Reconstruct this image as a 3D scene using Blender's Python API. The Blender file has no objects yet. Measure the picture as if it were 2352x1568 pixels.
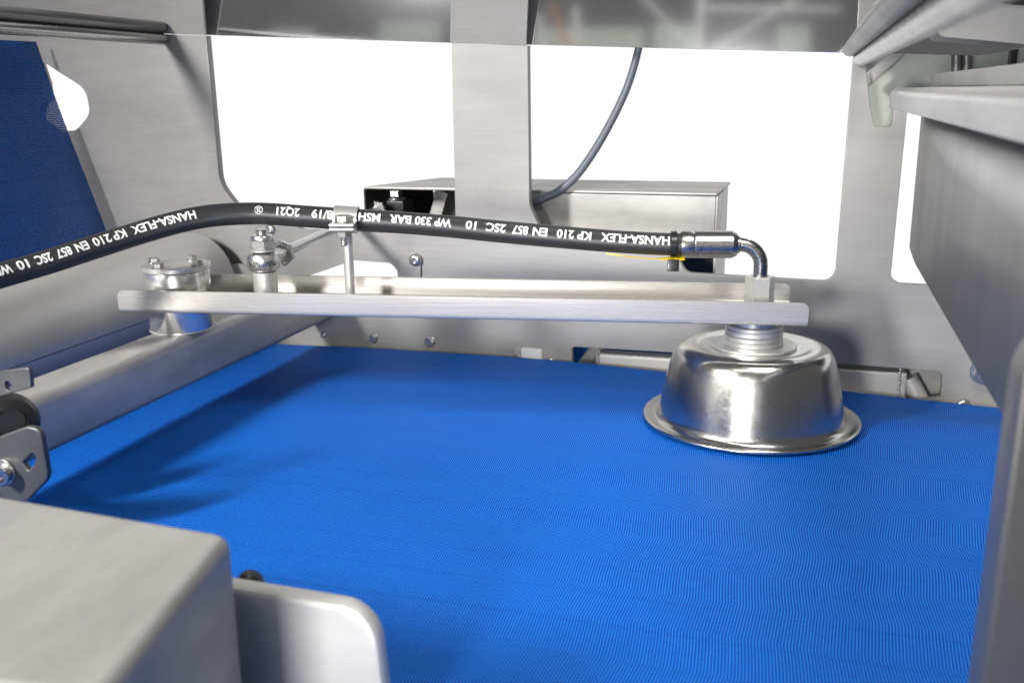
import bpy, bmesh, math, random
from mathutils import Vector, Matrix
random.seed(7)
V = Vector
scene = bpy.context.scene
COL = scene.collection

# ------------------------------------------------------------------ camera
# world: metres, belt top at z = 0, x along the conveyor, y towards the far side plate
CAM = V((0.0, 0.0, 0.256))
F_PX, CX, CY = 2247.0, 1176.0, 784.0
pit, rol, yaw = 0.25039218, -0.01055133, -0.292351
FWD = V((math.sin(yaw) * math.cos(pit), math.cos(yaw) * math.cos(pit), -math.sin(pit)))
_r = V((math.cos(yaw), -math.sin(yaw), 0.0)); _u = _r.cross(FWD)
RT = _r * math.cos(rol) + _u * math.sin(rol)
UP = -_r * math.sin(rol) + _u * math.cos(rol)
cam_d = bpy.data.cameras.new("camera"); cam = bpy.data.objects.new("camera", cam_d); COL.objects.link(cam)
m3 = Matrix((RT, UP, -FWD)).transposed()
cam.matrix_world = Matrix.Translation(CAM) @ m3.to_4x4()
cam_d.sensor_width = 36.0; cam_d.lens = F_PX / 2352.0 * 36.0
cam_d.clip_start = 0.01; cam_d.clip_end = 50
cam_d.dof.use_dof = True; cam_d.dof.focus_distance = 0.76; cam_d.dof.aperture_fstop = 12.0
scene.camera = cam

# ------------------------------------------------------------------ world and lamps
world = bpy.data.worlds.new("World"); scene.world = world; world.use_nodes = True
bg = world.node_tree.nodes["Background"]
bg.inputs[0].default_value = (1.0, 0.985, 0.96, 1); bg.inputs[1].default_value = 0.12

def area(name, loc, target, size, power, color=(1, 1, 1), size_y=None):
    l = bpy.data.lights.new(name, 'AREA'); l.energy = power; l.color = color
    l.shape = 'RECTANGLE'; l.size = size; l.size_y = size_y or size
    o = bpy.data.objects.new(name, l); COL.objects.link(o)
    o.location = loc
    o.rotation_euler = (V(target) - V(loc)).to_track_quat('-Z', 'Y').to_euler()
    return o
k_ = area("key_softbox", (-0.86, -0.38, 0.67), (-0.32, 0.76, -0.02), 0.12, 6.4, (1, 0.975, 0.94), 0.24)
k_.data.spread = math.radians(80)
area("overhead_softbox", (0.14, 0.40, 0.68), (0.0, 0.66, 0.0), 0.26, 0.95, (1, 0.98, 0.95), 0.26).data.spread = math.radians(75)
area("camera_flash", (-0.16, -0.30, 0.20), (-0.15, 0.90, 0.08), 0.10, 0.95, (1, 0.98, 0.95), 0.14).data.spread = math.radians(62)
area("rack_fill", (-0.30, -0.20, 1.25), (-0.30, -1.05, 0.40), 0.40, 12.0, (1, 0.96, 0.88), 0.20)   # added unseen fill, lights the rack so its reflection shows

vs = scene.view_settings
vs.view_transform = 'Standard'; vs.look = 'None'; vs.gamma = 1.0; vs.use_curve_mapping = False; vs.exposure = 0.0
scene.cycles.use_denoising = True
scene.cycles.max_bounces = 8

# ------------------------------------------------------------------ measuring helpers (photo survey points)
def ray(px, py): return FWD + RT * ((px - CX) / F_PX) - UP * ((py - CY) / F_PX)
def onX(px, py, x): d = ray(px, py); return CAM + d * ((x - CAM.x) / d.x)
def onY(px, py, y): d = ray(px, py); return CAM + d * ((y - CAM.y) / d.y)
def onZ(px, py, z): d = ray(px, py); return CAM + d * ((z - CAM.z) / d.z)
def dep(px, py, t): return CAM + ray(px, py) * t
def xz(px, py, y): p = onY(px, py, y); return (p.x, p.z)

# ------------------------------------------------------------------ materials
def nodes_of(name):
    m = bpy.data.materials.new(name); m.use_nodes = True
    nt = m.node_tree; b = nt.nodes["Principled BSDF"]
    return m, nt, b
def N(nt, t, **kw):
    n = nt.nodes.new(t)
    for k, v in kw.items(): setattr(n, k, v)
    return n
def L(nt, a, b): nt.links.new(a, b)
def mathn(nt, op, a, b=None, c=None, clamp=False):
    n = N(nt, 'ShaderNodeMath', operation=op); n.use_clamp = clamp
    for i, v in enumerate((a, b, c)):
        if v is None: continue
        if isinstance(v, (int, float)): n.inputs[i].default_value = v
        else: L(nt, v, n.inputs[i])
    return n.outputs[0]
def maprange(nt, v, a, b, c, d):
    n = N(nt, 'ShaderNodeMapRange'); L(nt, v, n.inputs[0])
    for i, q in enumerate((a, b, c, d)): n.inputs[i + 1].default_value = q
    return n.outputs[0]
def noise(nt, vec, scale, detail=3, rough=.55):
    n = N(nt, 'ShaderNodeTexNoise'); n.inputs['Scale'].default_value = scale
    n.inputs['Detail'].default_value = detail; n.inputs['Roughness'].default_value = rough
    L(nt, vec, n.inputs['Vector']); return n.outputs['Fac']
def mapping(nt, vec, scale=(1, 1, 1), rot=(0, 0, 0)):
    n = N(nt, 'ShaderNodeMapping'); n.inputs['Scale'].default_value = scale; n.inputs['Rotation'].default_value = rot
    L(nt, vec, n.inputs['Vector']); return n.outputs[0]
def mixcol(nt, fac, a, b, blend='MIX'):
    n = N(nt, 'ShaderNodeMix', data_type='RGBA', blend_type=blend)
    if isinstance(fac, (int, float)): n.inputs[0].default_value = fac
    else: L(nt, fac, n.inputs[0])
    for i, v in ((6, a), (7, b)):
        if isinstance(v, tuple): n.inputs[i].default_value = (*v, 1)
        else: L(nt, v, n.inputs[i])
    return n.outputs[2]

def steel(name, base=.58, rough=.36, tint=(1, .99, .975), smudge=.5, sscale=28, brush=(1, 1, 1), bump=.05, scratch=.0, metallic=1.0, stain=0.0, grain=.03):
    m, nt, b = nodes_of(name)
    co = N(nt, 'ShaderNodeTexCoord').outputs['Object']
    big = noise(nt, mapping(nt, co, tuple(max(q, .3) for q in brush)), sscale, 4, .6)
    mid = noise(nt, mapping(nt, co, tuple(max(q, .2) for q in brush)), sscale * 4.3, 3, .6)
    fine = noise(nt, mapping(nt, co, tuple(900 * s for s in brush)), 1.0, 3, .6)
    sm = maprange(nt, mathn(nt, 'ADD', mathn(nt, 'MULTIPLY', big, .7), mathn(nt, 'MULTIPLY', mid, .3)), .36, .66, 0, 1)
    lo = tuple(base * (1 - .28 * smudge) * t for t in tint); hi = tuple(min(1, base * (1 + .10 * smudge)) * t for t in tint)
    col = mixcol(nt, sm, lo, hi)
    fg = maprange(nt, fine, .3, .7, 1 - grain, 1 + grain)
    mul = N(nt, 'ShaderNodeMix', data_type='RGBA', blend_type='MULTIPLY'); mul.inputs[0].default_value = 1
    cc = N(nt, 'ShaderNodeCombineColor')
    for i in range(3): L(nt, fg, cc.inputs[i])
    L(nt, col, mul.inputs[6]); L(nt, cc.outputs[0], mul.inputs[7]); col = mul.outputs[2]
    if stain:
        st = noise(nt, mapping(nt, co, (1, 1, .45)), sscale * .55, 6, .7)
        col = mixcol(nt, maprange(nt, st, .56, .70, 0, stain), col, (.30 * base, .285 * base, .27 * base))
    if scratch:
        vo = N(nt, 'ShaderNodeTexNoise'); vo.inputs['Scale'].default_value = 1
        vo.inputs['Detail'].default_value = 1
        L(nt, mapping(nt, co, (60, 60, 1500), (0.3, .6, .2)), vo.inputs['Vector'])
        col = mixcol(nt, maprange(nt, vo.outputs['Fac'], .70, .76, 0, scratch), col, (.9, .9, .9))
    L(nt, col, b.inputs['Base Color'])
    b.inputs['Metallic'].default_value = metallic
    rr = mathn(nt, 'ADD', maprange(nt, sm, 0, 1, rough + .07 * smudge, rough - .05 * smudge), maprange(nt, fine, .3, .7, -grain, grain))
    L(nt, rr, b.inputs['Roughness'])
    bp = N(nt, 'ShaderNodeBump'); bp.inputs['Strength'].default_value = bump; bp.inputs['Distance'].default_value = .0004
    L(nt, mathn(nt, 'ADD', fine, mathn(nt, 'MULTIPLY', mid, 2.0)), bp.inputs['Height']); L(nt, bp.outputs[0], b.inputs['Normal'])
    return m

def plain(name, col, rough=.5, metallic=0.0, bumps=0, var=.12, spec=.5):
    m, nt, b = nodes_of(name)
    co = N(nt, 'ShaderNodeTexCoord').outputs['Object']
    nz = noise(nt, co, 220, 4, .6)
    L(nt, mixcol(nt, nz, tuple(c * (1 - var) for c in col), tuple(min(1, c * (1 + var)) for c in col)), b.inputs['Base Color'])
    b.inputs['Roughness'].default_value = rough; b.inputs['Metallic'].default_value = metallic
    b.inputs['Specular IOR Level'].default_value = spec
    if bumps:
        bp = N(nt, 'ShaderNodeBump'); bp.inputs['Strength'].default_value = bumps; bp.inputs['Distance'].default_value = .0006
        L(nt, noise(nt, co, 900, 2), bp.inputs['Height']); L(nt, bp.outputs[0], b.inputs['Normal'])
    return m

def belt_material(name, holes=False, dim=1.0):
    m, nt, b = nodes_of(name)
    uv = N(nt, 'ShaderNodeUVMap').outputs['UV']
    sep = N(nt, 'ShaderNodeSeparateXYZ'); L(nt, uv, sep.inputs[0])
    u, v = sep.outputs[0], sep.outputs[1]
    a = mathn(nt, 'DIVIDE', u, .00152); bb = mathn(nt, 'DIVIDE', v, .00200)
    # herringbone: the twill shifts one way for a band of threads, then back
    pp = mathn(nt, 'ADD', mathn(nt, 'MULTIPLY', mathn(nt, 'SINE', mathn(nt, 'MULTIPLY', v, 70.0)), .35),
               mathn(nt, 'PINGPONG', mathn(nt, 'MULTIPLY', bb, .12), 2.0))
    ph = mathn(nt, 'ADD', a, pp)
    wx = mathn(nt, 'MULTIPLY_ADD', mathn(nt, 'COSINE', mathn(nt, 'MULTIPLY', ph, 6.28318)), .5, .5)
    wy = mathn(nt, 'MULTIPLY_ADD', mathn(nt, 'COSINE', mathn(nt, 'MULTIPLY', bb, 6.28318)), .5, .5)
    dot = mathn(nt, 'MULTIPLY', mathn(nt, 'POWER', wx, 1.3), mathn(nt, 'MULTIPLY_ADD', wy, .82, .18))
    pit_ = mathn(nt, 'MULTIPLY', mathn(nt, 'SUBTRACT', 1.0, wx), mathn(nt, 'SUBTRACT', 1.0, wy))
    big = noise(nt, uv, 9, 3)
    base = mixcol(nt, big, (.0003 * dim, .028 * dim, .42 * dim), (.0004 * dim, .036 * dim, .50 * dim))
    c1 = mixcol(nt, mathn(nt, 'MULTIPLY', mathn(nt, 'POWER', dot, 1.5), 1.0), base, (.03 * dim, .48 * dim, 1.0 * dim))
    c2 = mixcol(nt, mathn(nt, 'MULTIPLY', pit_, 1.0), c1, (.0, .008, .07))
    ln_ = mathn(nt, 'LESS_THAN', mathn(nt, 'FRACT', mathn(nt, 'DIVIDE', v, .0305)), .045)
    c2 = mixcol(nt, mathn(nt, 'MULTIPLY', ln_, .15), c2, (.0, .010, .09))
    scuff = maprange(nt, noise(nt, mapping(nt, uv, (.35, 1.6, 1)), 26, 6, .7), .52, .72, 0, .16)
    c2 = mixcol(nt, scuff, c2, (.004, .05, .30))
    L(nt, c2, b.inputs['Base Color'])
    b.inputs['Roughness'].default_value = .50; b.inputs['Specular IOR Level'].default_value = .08
    bp = N(nt, 'ShaderNodeBump'); bp.inputs['Strength'].default_value = .75; bp.inputs['Distance'].default_value = .0004
    L(nt, dot, bp.inputs['Height']); L(nt, bp.outputs[0], b.inputs['Normal'])
    if holes:
        out = nt.nodes['Material Output']; tr = N(nt, 'ShaderNodeBsdfTransparent'); mx = N(nt, 'ShaderNodeMixShader')
        L(nt, mathn(nt, 'GREATER_THAN', pit_, .68), mx.inputs[0]); L(nt, b.outputs[0], mx.inputs[1]); L(nt, tr.outputs[0], mx.inputs[2])
        L(nt, mx.outputs[0], out.inputs['Surface'])
    return m

def hose_material():
    m, nt, b = nodes_of("hose_rubber")
    uv = N(nt, 'ShaderNodeUVMap').outputs['UV']   # u metres along, v metres around
    sep = N(nt, 'ShaderNodeSeparateXYZ'); L(nt, uv, sep.inputs[0]); u, v = sep.outputs[0], sep.outputs[1]
    dg = mathn(nt, 'ADD', mathn(nt, 'DIVIDE', u, .0011), mathn(nt, 'DIVIDE', v, .0013))
    rib = mathn(nt, 'MULTIPLY_ADD', mathn(nt, 'SINE', mathn(nt, 'MULTIPLY', dg, 6.28318)), .5, .5)
    sp = mathn(nt, 'FRACT', mathn(nt, 'ADD', mathn(nt, 'DIVIDE', u, .047), mathn(nt, 'DIVIDE', v, .0547)))
    seam = mathn(nt, 'LESS_THAN', sp, .014)
    ridge = mathn(nt, 'FRACT', mathn(nt, 'DIVIDE', v, .0091))
    h = mathn(nt, 'SUBTRACT', mathn(nt, 'ADD', rib, mathn(nt, 'MULTIPLY', mathn(nt, 'POWER', ridge, 6.0), 1.0)), mathn(nt, 'MULTIPLY', seam, 3.0))
    bp = N(nt, 'ShaderNodeBump'); bp.inputs['Strength'].default_value = .6; bp.inputs['Distance'].default_value = .00025
    L(nt, h, bp.inputs['Height']); L(nt, bp.outputs[0], b.inputs['Normal'])
    co = N(nt, 'ShaderNodeTexCoord').outputs['Object']
    nz = noise(nt, co, 60, 4)
    dust = maprange(nt, noise(nt, co, 1600, 2), .70, .74, 0, .5)
    c = mixcol(nt, nz, (.010, .011, .013), (.022, .023, .025))
    c = mixcol(nt, mathn(nt, 'MULTIPLY', rib, .25), c, (.05, .052, .055))
    L(nt, mixcol(nt, dust, c, (.25, .25, .25)), b.inputs['Base Color'])
    b.inputs['Roughness'].default_value = .38
    return m

M = {}
M['plate'] = steel("plate_steel", .30, .46, tint=(1, .98, .955), smudge=.5, sscale=18, brush=(.03, 1, 1), bump=.02, stain=.22, metallic=.15, grain=.05)
M['plate2'] = steel("cover_steel", .42, .44, tint=(1, .98, .955), smudge=.8, sscale=26, brush=(.12, 1, 1), bump=.02, stain=.25, metallic=.4)
M['arm'] = steel("arm_steel", .47, .28, tint=(1, .965, .915), smudge=.3, sscale=26, brush=(.02, .02, 1), bump=.0, stain=.0, scratch=.0, metallic=.45, grain=.03)
M['beam'] = steel("beam_steel", .49, .42, tint=(1, .98, .955), smudge=.8, sscale=30, brush=(1, .15, 1), bump=.03, stain=.3, metallic=.5)
M['roller'] = steel("roller_steel", .58, .38, tint=(1, .985, .965), smudge=.4, sscale=14, brush=(1, .15, 1), bump=.015, metallic=.5, stain=.1)
M['turned'] = steel("turned_aluminium", .74, .24, smudge=.3, sscale=40, brush=(.1, .1, 1), bump=.03, metallic=.85)
M['bowl'] = steel("polished_bowl_steel", .60, .20, tint=(1, .98, .945), smudge=.6, sscale=34, brush=(.3, .3, .8), bump=.02, scratch=.25, stain=.12)
M['bolt'] = steel("bolt_steel", .55, .28, smudge=.5, sscale=120, bump=.03, metallic=.9)
M['zinc'] = steel("zinc_steel", .60, .36, smudge=.5, sscale=110, bump=.06, metallic=.7)
M['rod'] = steel("drawn_rod_steel", .52, .30, smudge=.4, sscale=40, brush=(1, .15, 1), bump=.02, metallic=.85)
M['hood'] = plain("hood_dark_polished_steel", (.80, .82, .85), .07, metallic=1.0, var=.10)
M['hopper'] = steel("hopper_steel", .19, .38, tint=(1, .985, .965), smudge=.5, sscale=10, brush=(1, 1, .3), bump=.01, stain=.15, metallic=.7)
M['lip'] = steel("lip_steel", .46, .38, smudge=.6, sscale=25, brush=(1, .12, 1), bump=.02, metallic=.6)
M['cover'] = steel("front_cover_steel", .33, .50, tint=(1, .99, .965), smudge=.7, sscale=24, brush=(1, .3, 1), bump=.01, stain=.12, metallic=.3)
M['bracket'] = steel("bracket_steel", .10, .40, tint=(.97, 1, 1.06), smudge=.6, sscale=30, bump=.02, metallic=.6)
M['bright'] = steel("shade_lifted_steel", .55, .42, tint=(1, .985, .965), smudge=.4, sscale=26, brush=(.3, 1, 1), bump=.01, stain=.1, metallic=.25)  # lightened steel copy, makes up for missing light on shaded parts
M['gun'] = steel("gunmetal_pipe", .36, .26, tint=(1, .99, .97), smudge=.4, sscale=60, bump=.02)
M['crimp'] = steel("crimp_chrome", .42, .28, tint=(1, .97, .95), smudge=.5, sscale=60, brush=(.15, 1, 1), bump=.015)
M['interior'] = steel("shaded_inner_steel", .10, .45, smudge=.5, sscale=24)  # dark tone paints the shade inside the cover; roller seam shares it
M['belt'] = belt_material("blue_belt_weave")
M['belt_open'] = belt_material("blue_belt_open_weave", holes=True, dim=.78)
M['hose'] = hose_material()
M['letter'] = plain("white_print", (.66, .67, .66), .6, var=.25)
M['ink'] = plain("black_print", (.02, .02, .02), .5)
M['engr'] = plain("engraved_grey", (.55, .53, .50), .5)
M['blackp'] = plain("black_plastic", (.012, .012, .014), .28, var=.2)
M['rubber'] = plain("black_rubber", (.012, .012, .013), .35, bumps=.1)
M['yellow'] = plain("yellow_plastic", (.80, .58, .015), .4, var=.08)
M['cable'] = plain("grey_cable_jacket", (.115, .13, .16), .42, var=.08)
M['whitep'] = plain("white_plastic", (.70, .70, .68), .35, var=.04)
M['rear'] = plain("greenish_grey_paint", (.42, .45, .40), .5, var=.1)
M['dark'] = plain("dark_gap", (.012, .012, .015), .5)

# ------------------------------------------------------------------ object helpers
def tag(o, label=None, cat=None, group=None, kind=None):
    if label: o['label'] = label
    if cat: o['category'] = cat
    if group: o['group'] = group
    if kind: o['kind'] = kind
    return o
def thing(name, label, cat, loc=(0, 0, 0), group=None):
    o = bpy.data.objects.new(name, None); COL.objects.link(o); o.location = loc
    o.empty_display_size = .02
    return tag(o, label, cat, group)
def world_loc(p):
    v = V((0, 0, 0))
    while p is not None: v += p.location; p = p.parent
    return v
def link(name, me, mat, parent=None):
    o = bpy.data.objects.new(name, me); COL.objects.link(o)
    if mat and not me.materials: me.materials.append(M[mat] if isinstance(mat, str) else mat)
    if parent is not None:
        o.parent = parent; o.location = -world_loc(parent)
    return o
def from_bm(name, bm, mat, parent=None, smooth=True, angle=35):
    bmesh.ops.recalc_face_normals(bm, faces=bm.faces)
    me = bpy.data.meshes.new(name); bm.to_mesh(me); bm.free()
    if smooth: shade(me, angle)
    return link(name, me, mat, parent)
def shade(me, angle=35):
    bm = bmesh.new(); bm.from_mesh(me); c = math.radians(angle)
    for f in bm.faces: f.smooth = True
    for e in bm.edges: e.smooth = not (len(e.link_faces) == 2 and e.calc_face_angle(0) > c)
    bm.to_mesh(me); bm.free()
def frame(o, z, x=None):
    z = V(z).normalized()
    x = V(x) if x is not None else (V((1, 0, 0)) if abs(z.x) < .9 else V((0, 1, 0)))
    x = (x - z * x.dot(z)).normalized(); y = z.cross(x)
    m = Matrix((x, y, z)).transposed().to_4x4(); m.translation = V(o); return m
def lathe_bm(bm, prof, mat4, n=48, cap=True, poly=False):
    rings = []
    for r, z in prof:
        if r < 1e-7: rings.append([bm.verts.new(mat4 @ V((0, 0, z)))])
        else: rings.append([bm.verts.new(mat4 @ V((r * math.cos(6.2831853 * k / n), r * math.sin(6.2831853 * k / n), z))) for k in range(n)])
    for a, b in zip(rings, rings[1:]):
        if len(a) == 1 and len(b) == 1: continue
        for k in range(n):
            k2 = (k + 1) % n
            if len(a) == 1: bm.faces.new((a[0], b[k], b[k2]))
            elif len(b) == 1: bm.faces.new((a[k], a[k2], b[0]))
            else: bm.faces.new((a[k], a[k2], b[k2], b[k]))
    if cap:
        if len(rings[0]) > 1: bm.faces.new(rings[0][::-1])
        if len(rings[-1]) > 1: bm.faces.new(rings[-1])
def lathe(name, prof, mat4, mat, parent=None, n=48, cap=True, angle=35):
    bm = bmesh.new(); lathe_bm(bm, prof, mat4, n, cap); return from_bm(name, bm, mat, parent, True, angle)
def cyl(name, a, b, r, mat, parent=None, n=40, ch=.0006):
    a, b = V(a), V(b); h = (b - a).length; ch = min(ch, r * .4, h * .4)
    return lathe(name, [(0, 0), (r - ch, 0), (r, ch), (r, h - ch), (r - ch, h), (0, h)], frame(a, b - a), mat, parent, n)
def hexa(name, a, b, r, mat, parent=None, rot=0.0, dome=True, hole=0):
    a, b = V(a), V(b); h = (b - a).length; c = .12 * r
    m = frame(a, b - a) @ Matrix.Rotation(rot, 4, 'Z')
    bm = bmesh.new()
    prof = [(hole, 0), (r * .96, 0), (r, c * .6), (r, h - c * .8), (r * .88, h), (hole, h)] if hole else [(0, 0), (r * .96, 0), (r, c * .6), (r, h - c * .8), (r * .88, h), (0, h)]
    if hole: prof.append(prof[0])
    lathe_bm(bm, prof, m, 6, not hole)
    return from_bm(name, bm, mat, parent, True, 20)
def thread(name, a, b, r, pitch, mat, parent=None):
    a, b = V(a), V(b); h = (b - a).length; k = max(2, int(h / pitch)); p = h / k; prof = [(0, 0), (r * .8, 0)]
    for i in range(k): prof += [(r, (i + .5) * p), (r * .82, (i + 1) * p)]
    prof.append((0, h))
    return lathe(name, prof, frame(a, b - a), mat, parent, 28)
def ring(name, c, axis, r0, r1, h, mat, parent=None, n=40, ch=.0003):
    return lathe(name, [(r0, 0), (r1 - ch, 0), (r1, ch), (r1, h - ch), (r1 - ch, h), (r0, h), (r0, 0)], frame(c, axis), mat, parent, n, cap=False)
def catmull(pts, n=12):
    pts = [V(p) for p in pts]; P = [pts[0] * 2 - pts[1]] + pts + [pts[-1] * 2 - pts[-2]]; out = []
    for i in range(1, len(P) - 2):
        for k in range(n):
            t = k / n; a, b, c, d = P[i - 1:i + 3]
            out.append(.5 * ((2 * b) + (c - a) * t + (2 * a - 5 * b + 4 * c - d) * t * t + (3 * b - a - 3 * c + d) * t ** 3))
    out.append(pts[-1]); return out
def sweep_bm(bm, path, r, n=24, uv=False, ref=None):
    rings = []; s = 0; S = []
    for i, p in enumerate(path):
        t = (path[min(i + 1, len(path) - 1)] - path[max(i - 1, 0)]).normalized()
        if ref is None:
            if i == 0:
                e1 = t.orthogonal().normalized()
            else: e1 = (e1 - t * e1.dot(t)).normalized()
        else: e1 = (ref - t * ref.dot(t)).normalized()
        e2 = t.cross(e1)
        rr = r(i / (len(path) - 1)) if callable(r) else r
        if i: s += (p - path[i - 1]).length
        S.append(s)
        rings.append([bm.verts.new(p + (e1 * math.cos(6.2831853 * k / n) + e2 * math.sin(6.2831853 * k / n)) * rr) for k in range(n)])
    lay = bm.loops.layers.uv.new("UVMap") if uv else None
    for i in range(len(rings) - 1):
        for k in range(n):
            k2 = (k + 1) % n
            f = bm.faces.new((rings[i][k], rings[i][k2], rings[i + 1][k2], rings[i + 1][k]))
            if uv:
                rr = r if not callable(r) else r(0)
                for lp, (ii, kk) in zip(f.loops, ((i, k), (i, k + 1), (i + 1, k + 1), (i + 1, k))):
                    lp[lay].uv = (S[ii], 6.2831853 * kk / n * rr)
    bm.faces.new(rings[0][::-1]); bm.faces.new(rings[-1])
def tube(name, path, r, mat, parent=None, n=24, uv=False, ref=None):
    bm = bmesh.new(); sweep_bm(bm, path, r, n, uv, ref); return from_bm(name, bm, mat, parent)
def boxm(name, mat4, size, mat, parent=None, bev=.0008, seg=2):
    bm = bmesh.new(); bmesh.ops.create_cube(bm, size=1.0, matrix=mat4 @ Matrix.Diagonal((*size, 1)))
    if bev: bmesh.ops.bevel(bm, geom=bm.edges[:], offset=bev, segments=seg, profile=.7, affect='EDGES')
    return from_bm(name, bm, mat, parent, True, 50)
def fillet(pts, default=0.0, seg=6):
    """pts: (x, y[, r]) -> rounded polygon"""
    out = []; n = len(pts)
    for i in range(n):
        p = V(pts[i][:2]); r = pts[i][2] if len(pts[i]) > 2 else default
        if r <= 0: out.append(p); continue
        a = (V(pts[i - 1][:2]) - p); b = (V(pts[(i + 1) % n][:2]) - p)
        la, lb = a.length, b.length; a /= la; b /= lb
        ang = math.acos(max(-1, min(1, a.dot(b)))); t = min(r / math.tan(ang / 2), la * .49, lb * .49); rr = t * math.tan(ang / 2)
        c = p + (a + b).normalized() * (rr / math.sin(ang / 2))
        s = p + a * t; e = p + b * t
        a0 = math.atan2(*(s - c).yx); a1 = math.atan2(*(e - c).yx); d = (a1 - a0 + math.pi) % (2 * math.pi) - math.pi
        for k in range(seg + 1):
            q = a0 + d * k / seg; out.append(c + V((math.cos(q), math.sin(q))) * rr)
    return out
def curve_mesh(name, cu):
    o = bpy.data.objects.new("tmp", cu); COL.objects.link(o)
    dg = bpy.context.evaluated_depsgraph_get(); dg.update()
    me = bpy.data.meshes.new_from_object(o.evaluated_get(dg)); me.name = name
    bpy.data.objects.remove(o); bpy.data.curves.remove(cu); me.materials.clear()
    return me
def sheet(name, loops, mat4, thick, mat, parent=None, bev=.0003, bres=1):
    """flat sheet with holes: loops[0] outline, the rest cut-outs, in local xy of mat4; front face at local z=0, body towards -z"""
    cu = bpy.data.curves.new(name, 'CURVE'); cu.dimensions = '2D'; cu.fill_mode = 'BOTH'
    cu.extrude = thick / 2 - bev; cu.bevel_depth = bev; cu.bevel_resolution = bres; cu.offset = -bev
    for lp in loops:
        sp = cu.splines.new('POLY'); sp.points.add(len(lp) - 1); sp.use_cyclic_u = True
        for q, p in zip(sp.points, lp): q.co = (p[0], p[1], 0, 1)
    me = curve_mesh(name, cu)
    me.transform(mat4 @ Matrix.Translation((0, 0, -thick / 2)))
    shade(me, 35)
    return link(name, me, mat, parent)
XZ = lambda y: Matrix(((1, 0, 0, 0), (0, 0, -1, y), (0, 1, 0, 0), (0, 0, 0, 1)))   # local (x,y)->world (x,z), local +z -> -y (towards camera)
def text_mesh(s, name, bold=.03):
    cu = bpy.data.curves.new(name, 'FONT'); cu.body = s; cu.size = 1.0; cu.offset = bold; cu.resolution_u = 3
    return curve_mesh(name, cu)
def button_bolt(parent, p, r, name="button_bolt", axis=(0, -1, 0), mat='bolt'):
    m = frame(p, axis)
    o = lathe(name, [(0, 0), (r, 0), (r, r * .12), (r * .86, r * .42), (r * .62, r * .58), (r * .42, r * .60), (r * .40, r * .2), (0, r * .2)], m, mat, parent, 28, cap=False)
    return o
def hex_bolt(parent, p, r, axis=(0, -1, 0), name="hex_bolt", washer=True, rot=.2, mat='bolt'):
    p = V(p); ax = V(axis).normalized()
    if washer: lathe("washer", [(0, 0), (r * 1.22, 0), (r * 1.25, r * .05), (r * 1.25, r * .15), (r * 1.2, r * .2), (0, r * .2)], frame(p, ax), mat, parent, 28)
    return hexa(name, p + ax * r * (.2 if washer else 0), p + ax * r * .95, r, mat, parent, rot)

# ================================================================== SETTING: white backdrop
bm = bmesh.new()
vs_ = [bm.verts.new(p) for p in ((-7, 3.2, -2.2), (5, 3.2, -2.2), (5, 3.2, 3.0), (-7, 3.2, 3.0))]; bm.faces.new(vs_)
bdm = bpy.data.materials.new("glowing_white_backdrop"); bdm.use_nodes = True
nt = bdm.node_tree; nt.nodes.remove(nt.nodes["Principled BSDF"]); em = N(nt, 'ShaderNodeEmission'); em.inputs[1].default_value = 1.05  # the white is emitted by the backdrop itself, no lamp lights it
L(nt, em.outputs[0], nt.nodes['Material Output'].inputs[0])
tag(from_bm("backdrop", bm, bdm, None, False), kind='structure')

# ================================================================== CONVEYOR BELT
YB = .889
edge_px = [(640, 792), (870, 800), (1100, 812), (1340, 832), (1540, 856), (1925, 897), (2100, 914), (2318, 940)]
prof = sorted([(p.x, p.z) for p in (onY(a, b, YB) for a, b in edge_px)])
prof = [(-1.3, prof[0][1]), (-.75, prof[0][1])] + prof + [(.5, prof[-1][1] - .004), (1.2, prof[-1][1] - .012)]
def belt_z(x):
    for (x0, z0), (x1, z1) in zip(prof, prof[1:]):
        if x <= x1:
            t = max(0, (x - x0) / (x1 - x0)); return z0 + (z1 - z0) * t
    return prof[-1][1]
def smooth_z(x): return sum(belt_z(x + d) for d in (-.09, -.06, -.03, 0, .03, .06, .09)) / 7
bm = bmesh.new(); lay = bm.loops.layers.uv.new("UVMap")
xs = [-1.25 + i * .02 for i in range(112)]; ys = [.08 + (YB - .08) * j / 60 for j in range(61)]
def bz(x, y):
    k = max(0, min(1, (y - .77) / .11)); k = k * k * (3 - 2 * k)
    return smooth_z(x) * k + .0005 * math.sin(x * 21 + y * 9) * math.sin(y * 17 - x * 6)
top = [[bm.verts.new((x, y, bz(x, y))) for y in ys] for x in xs]
bot = [[bm.verts.new((x, y, bz(x, y) - .0022)) for y in ys] for x in xs]
def quad(a, b, c, d):
    f = bm.faces.new((a, b, c, d))
    for lp in f.loops: lp[lay].uv = (lp.vert.co.x, lp.vert.co.y)
for i in range(len(xs) - 1):
    for j in range(len(ys) - 1):
        quad(top[i][j], top[i + 1][j], top[i + 1][j + 1], top[i][j + 1]); quad(bot[i][j], bot[i][j + 1], bot[i + 1][j + 1], bot[i + 1][j])
    quad(top[i][-1], top[i + 1][-1], bot[i + 1][-1], bot[i][-1]); quad(top[i][0], bot[i][0], bot[i + 1][0], top[i + 1][0])
tag(from_bm("conveyor_belt", bm, 'belt'), "flat bright blue woven conveyor belt under the steel bowl", "conveyor belt")

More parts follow.
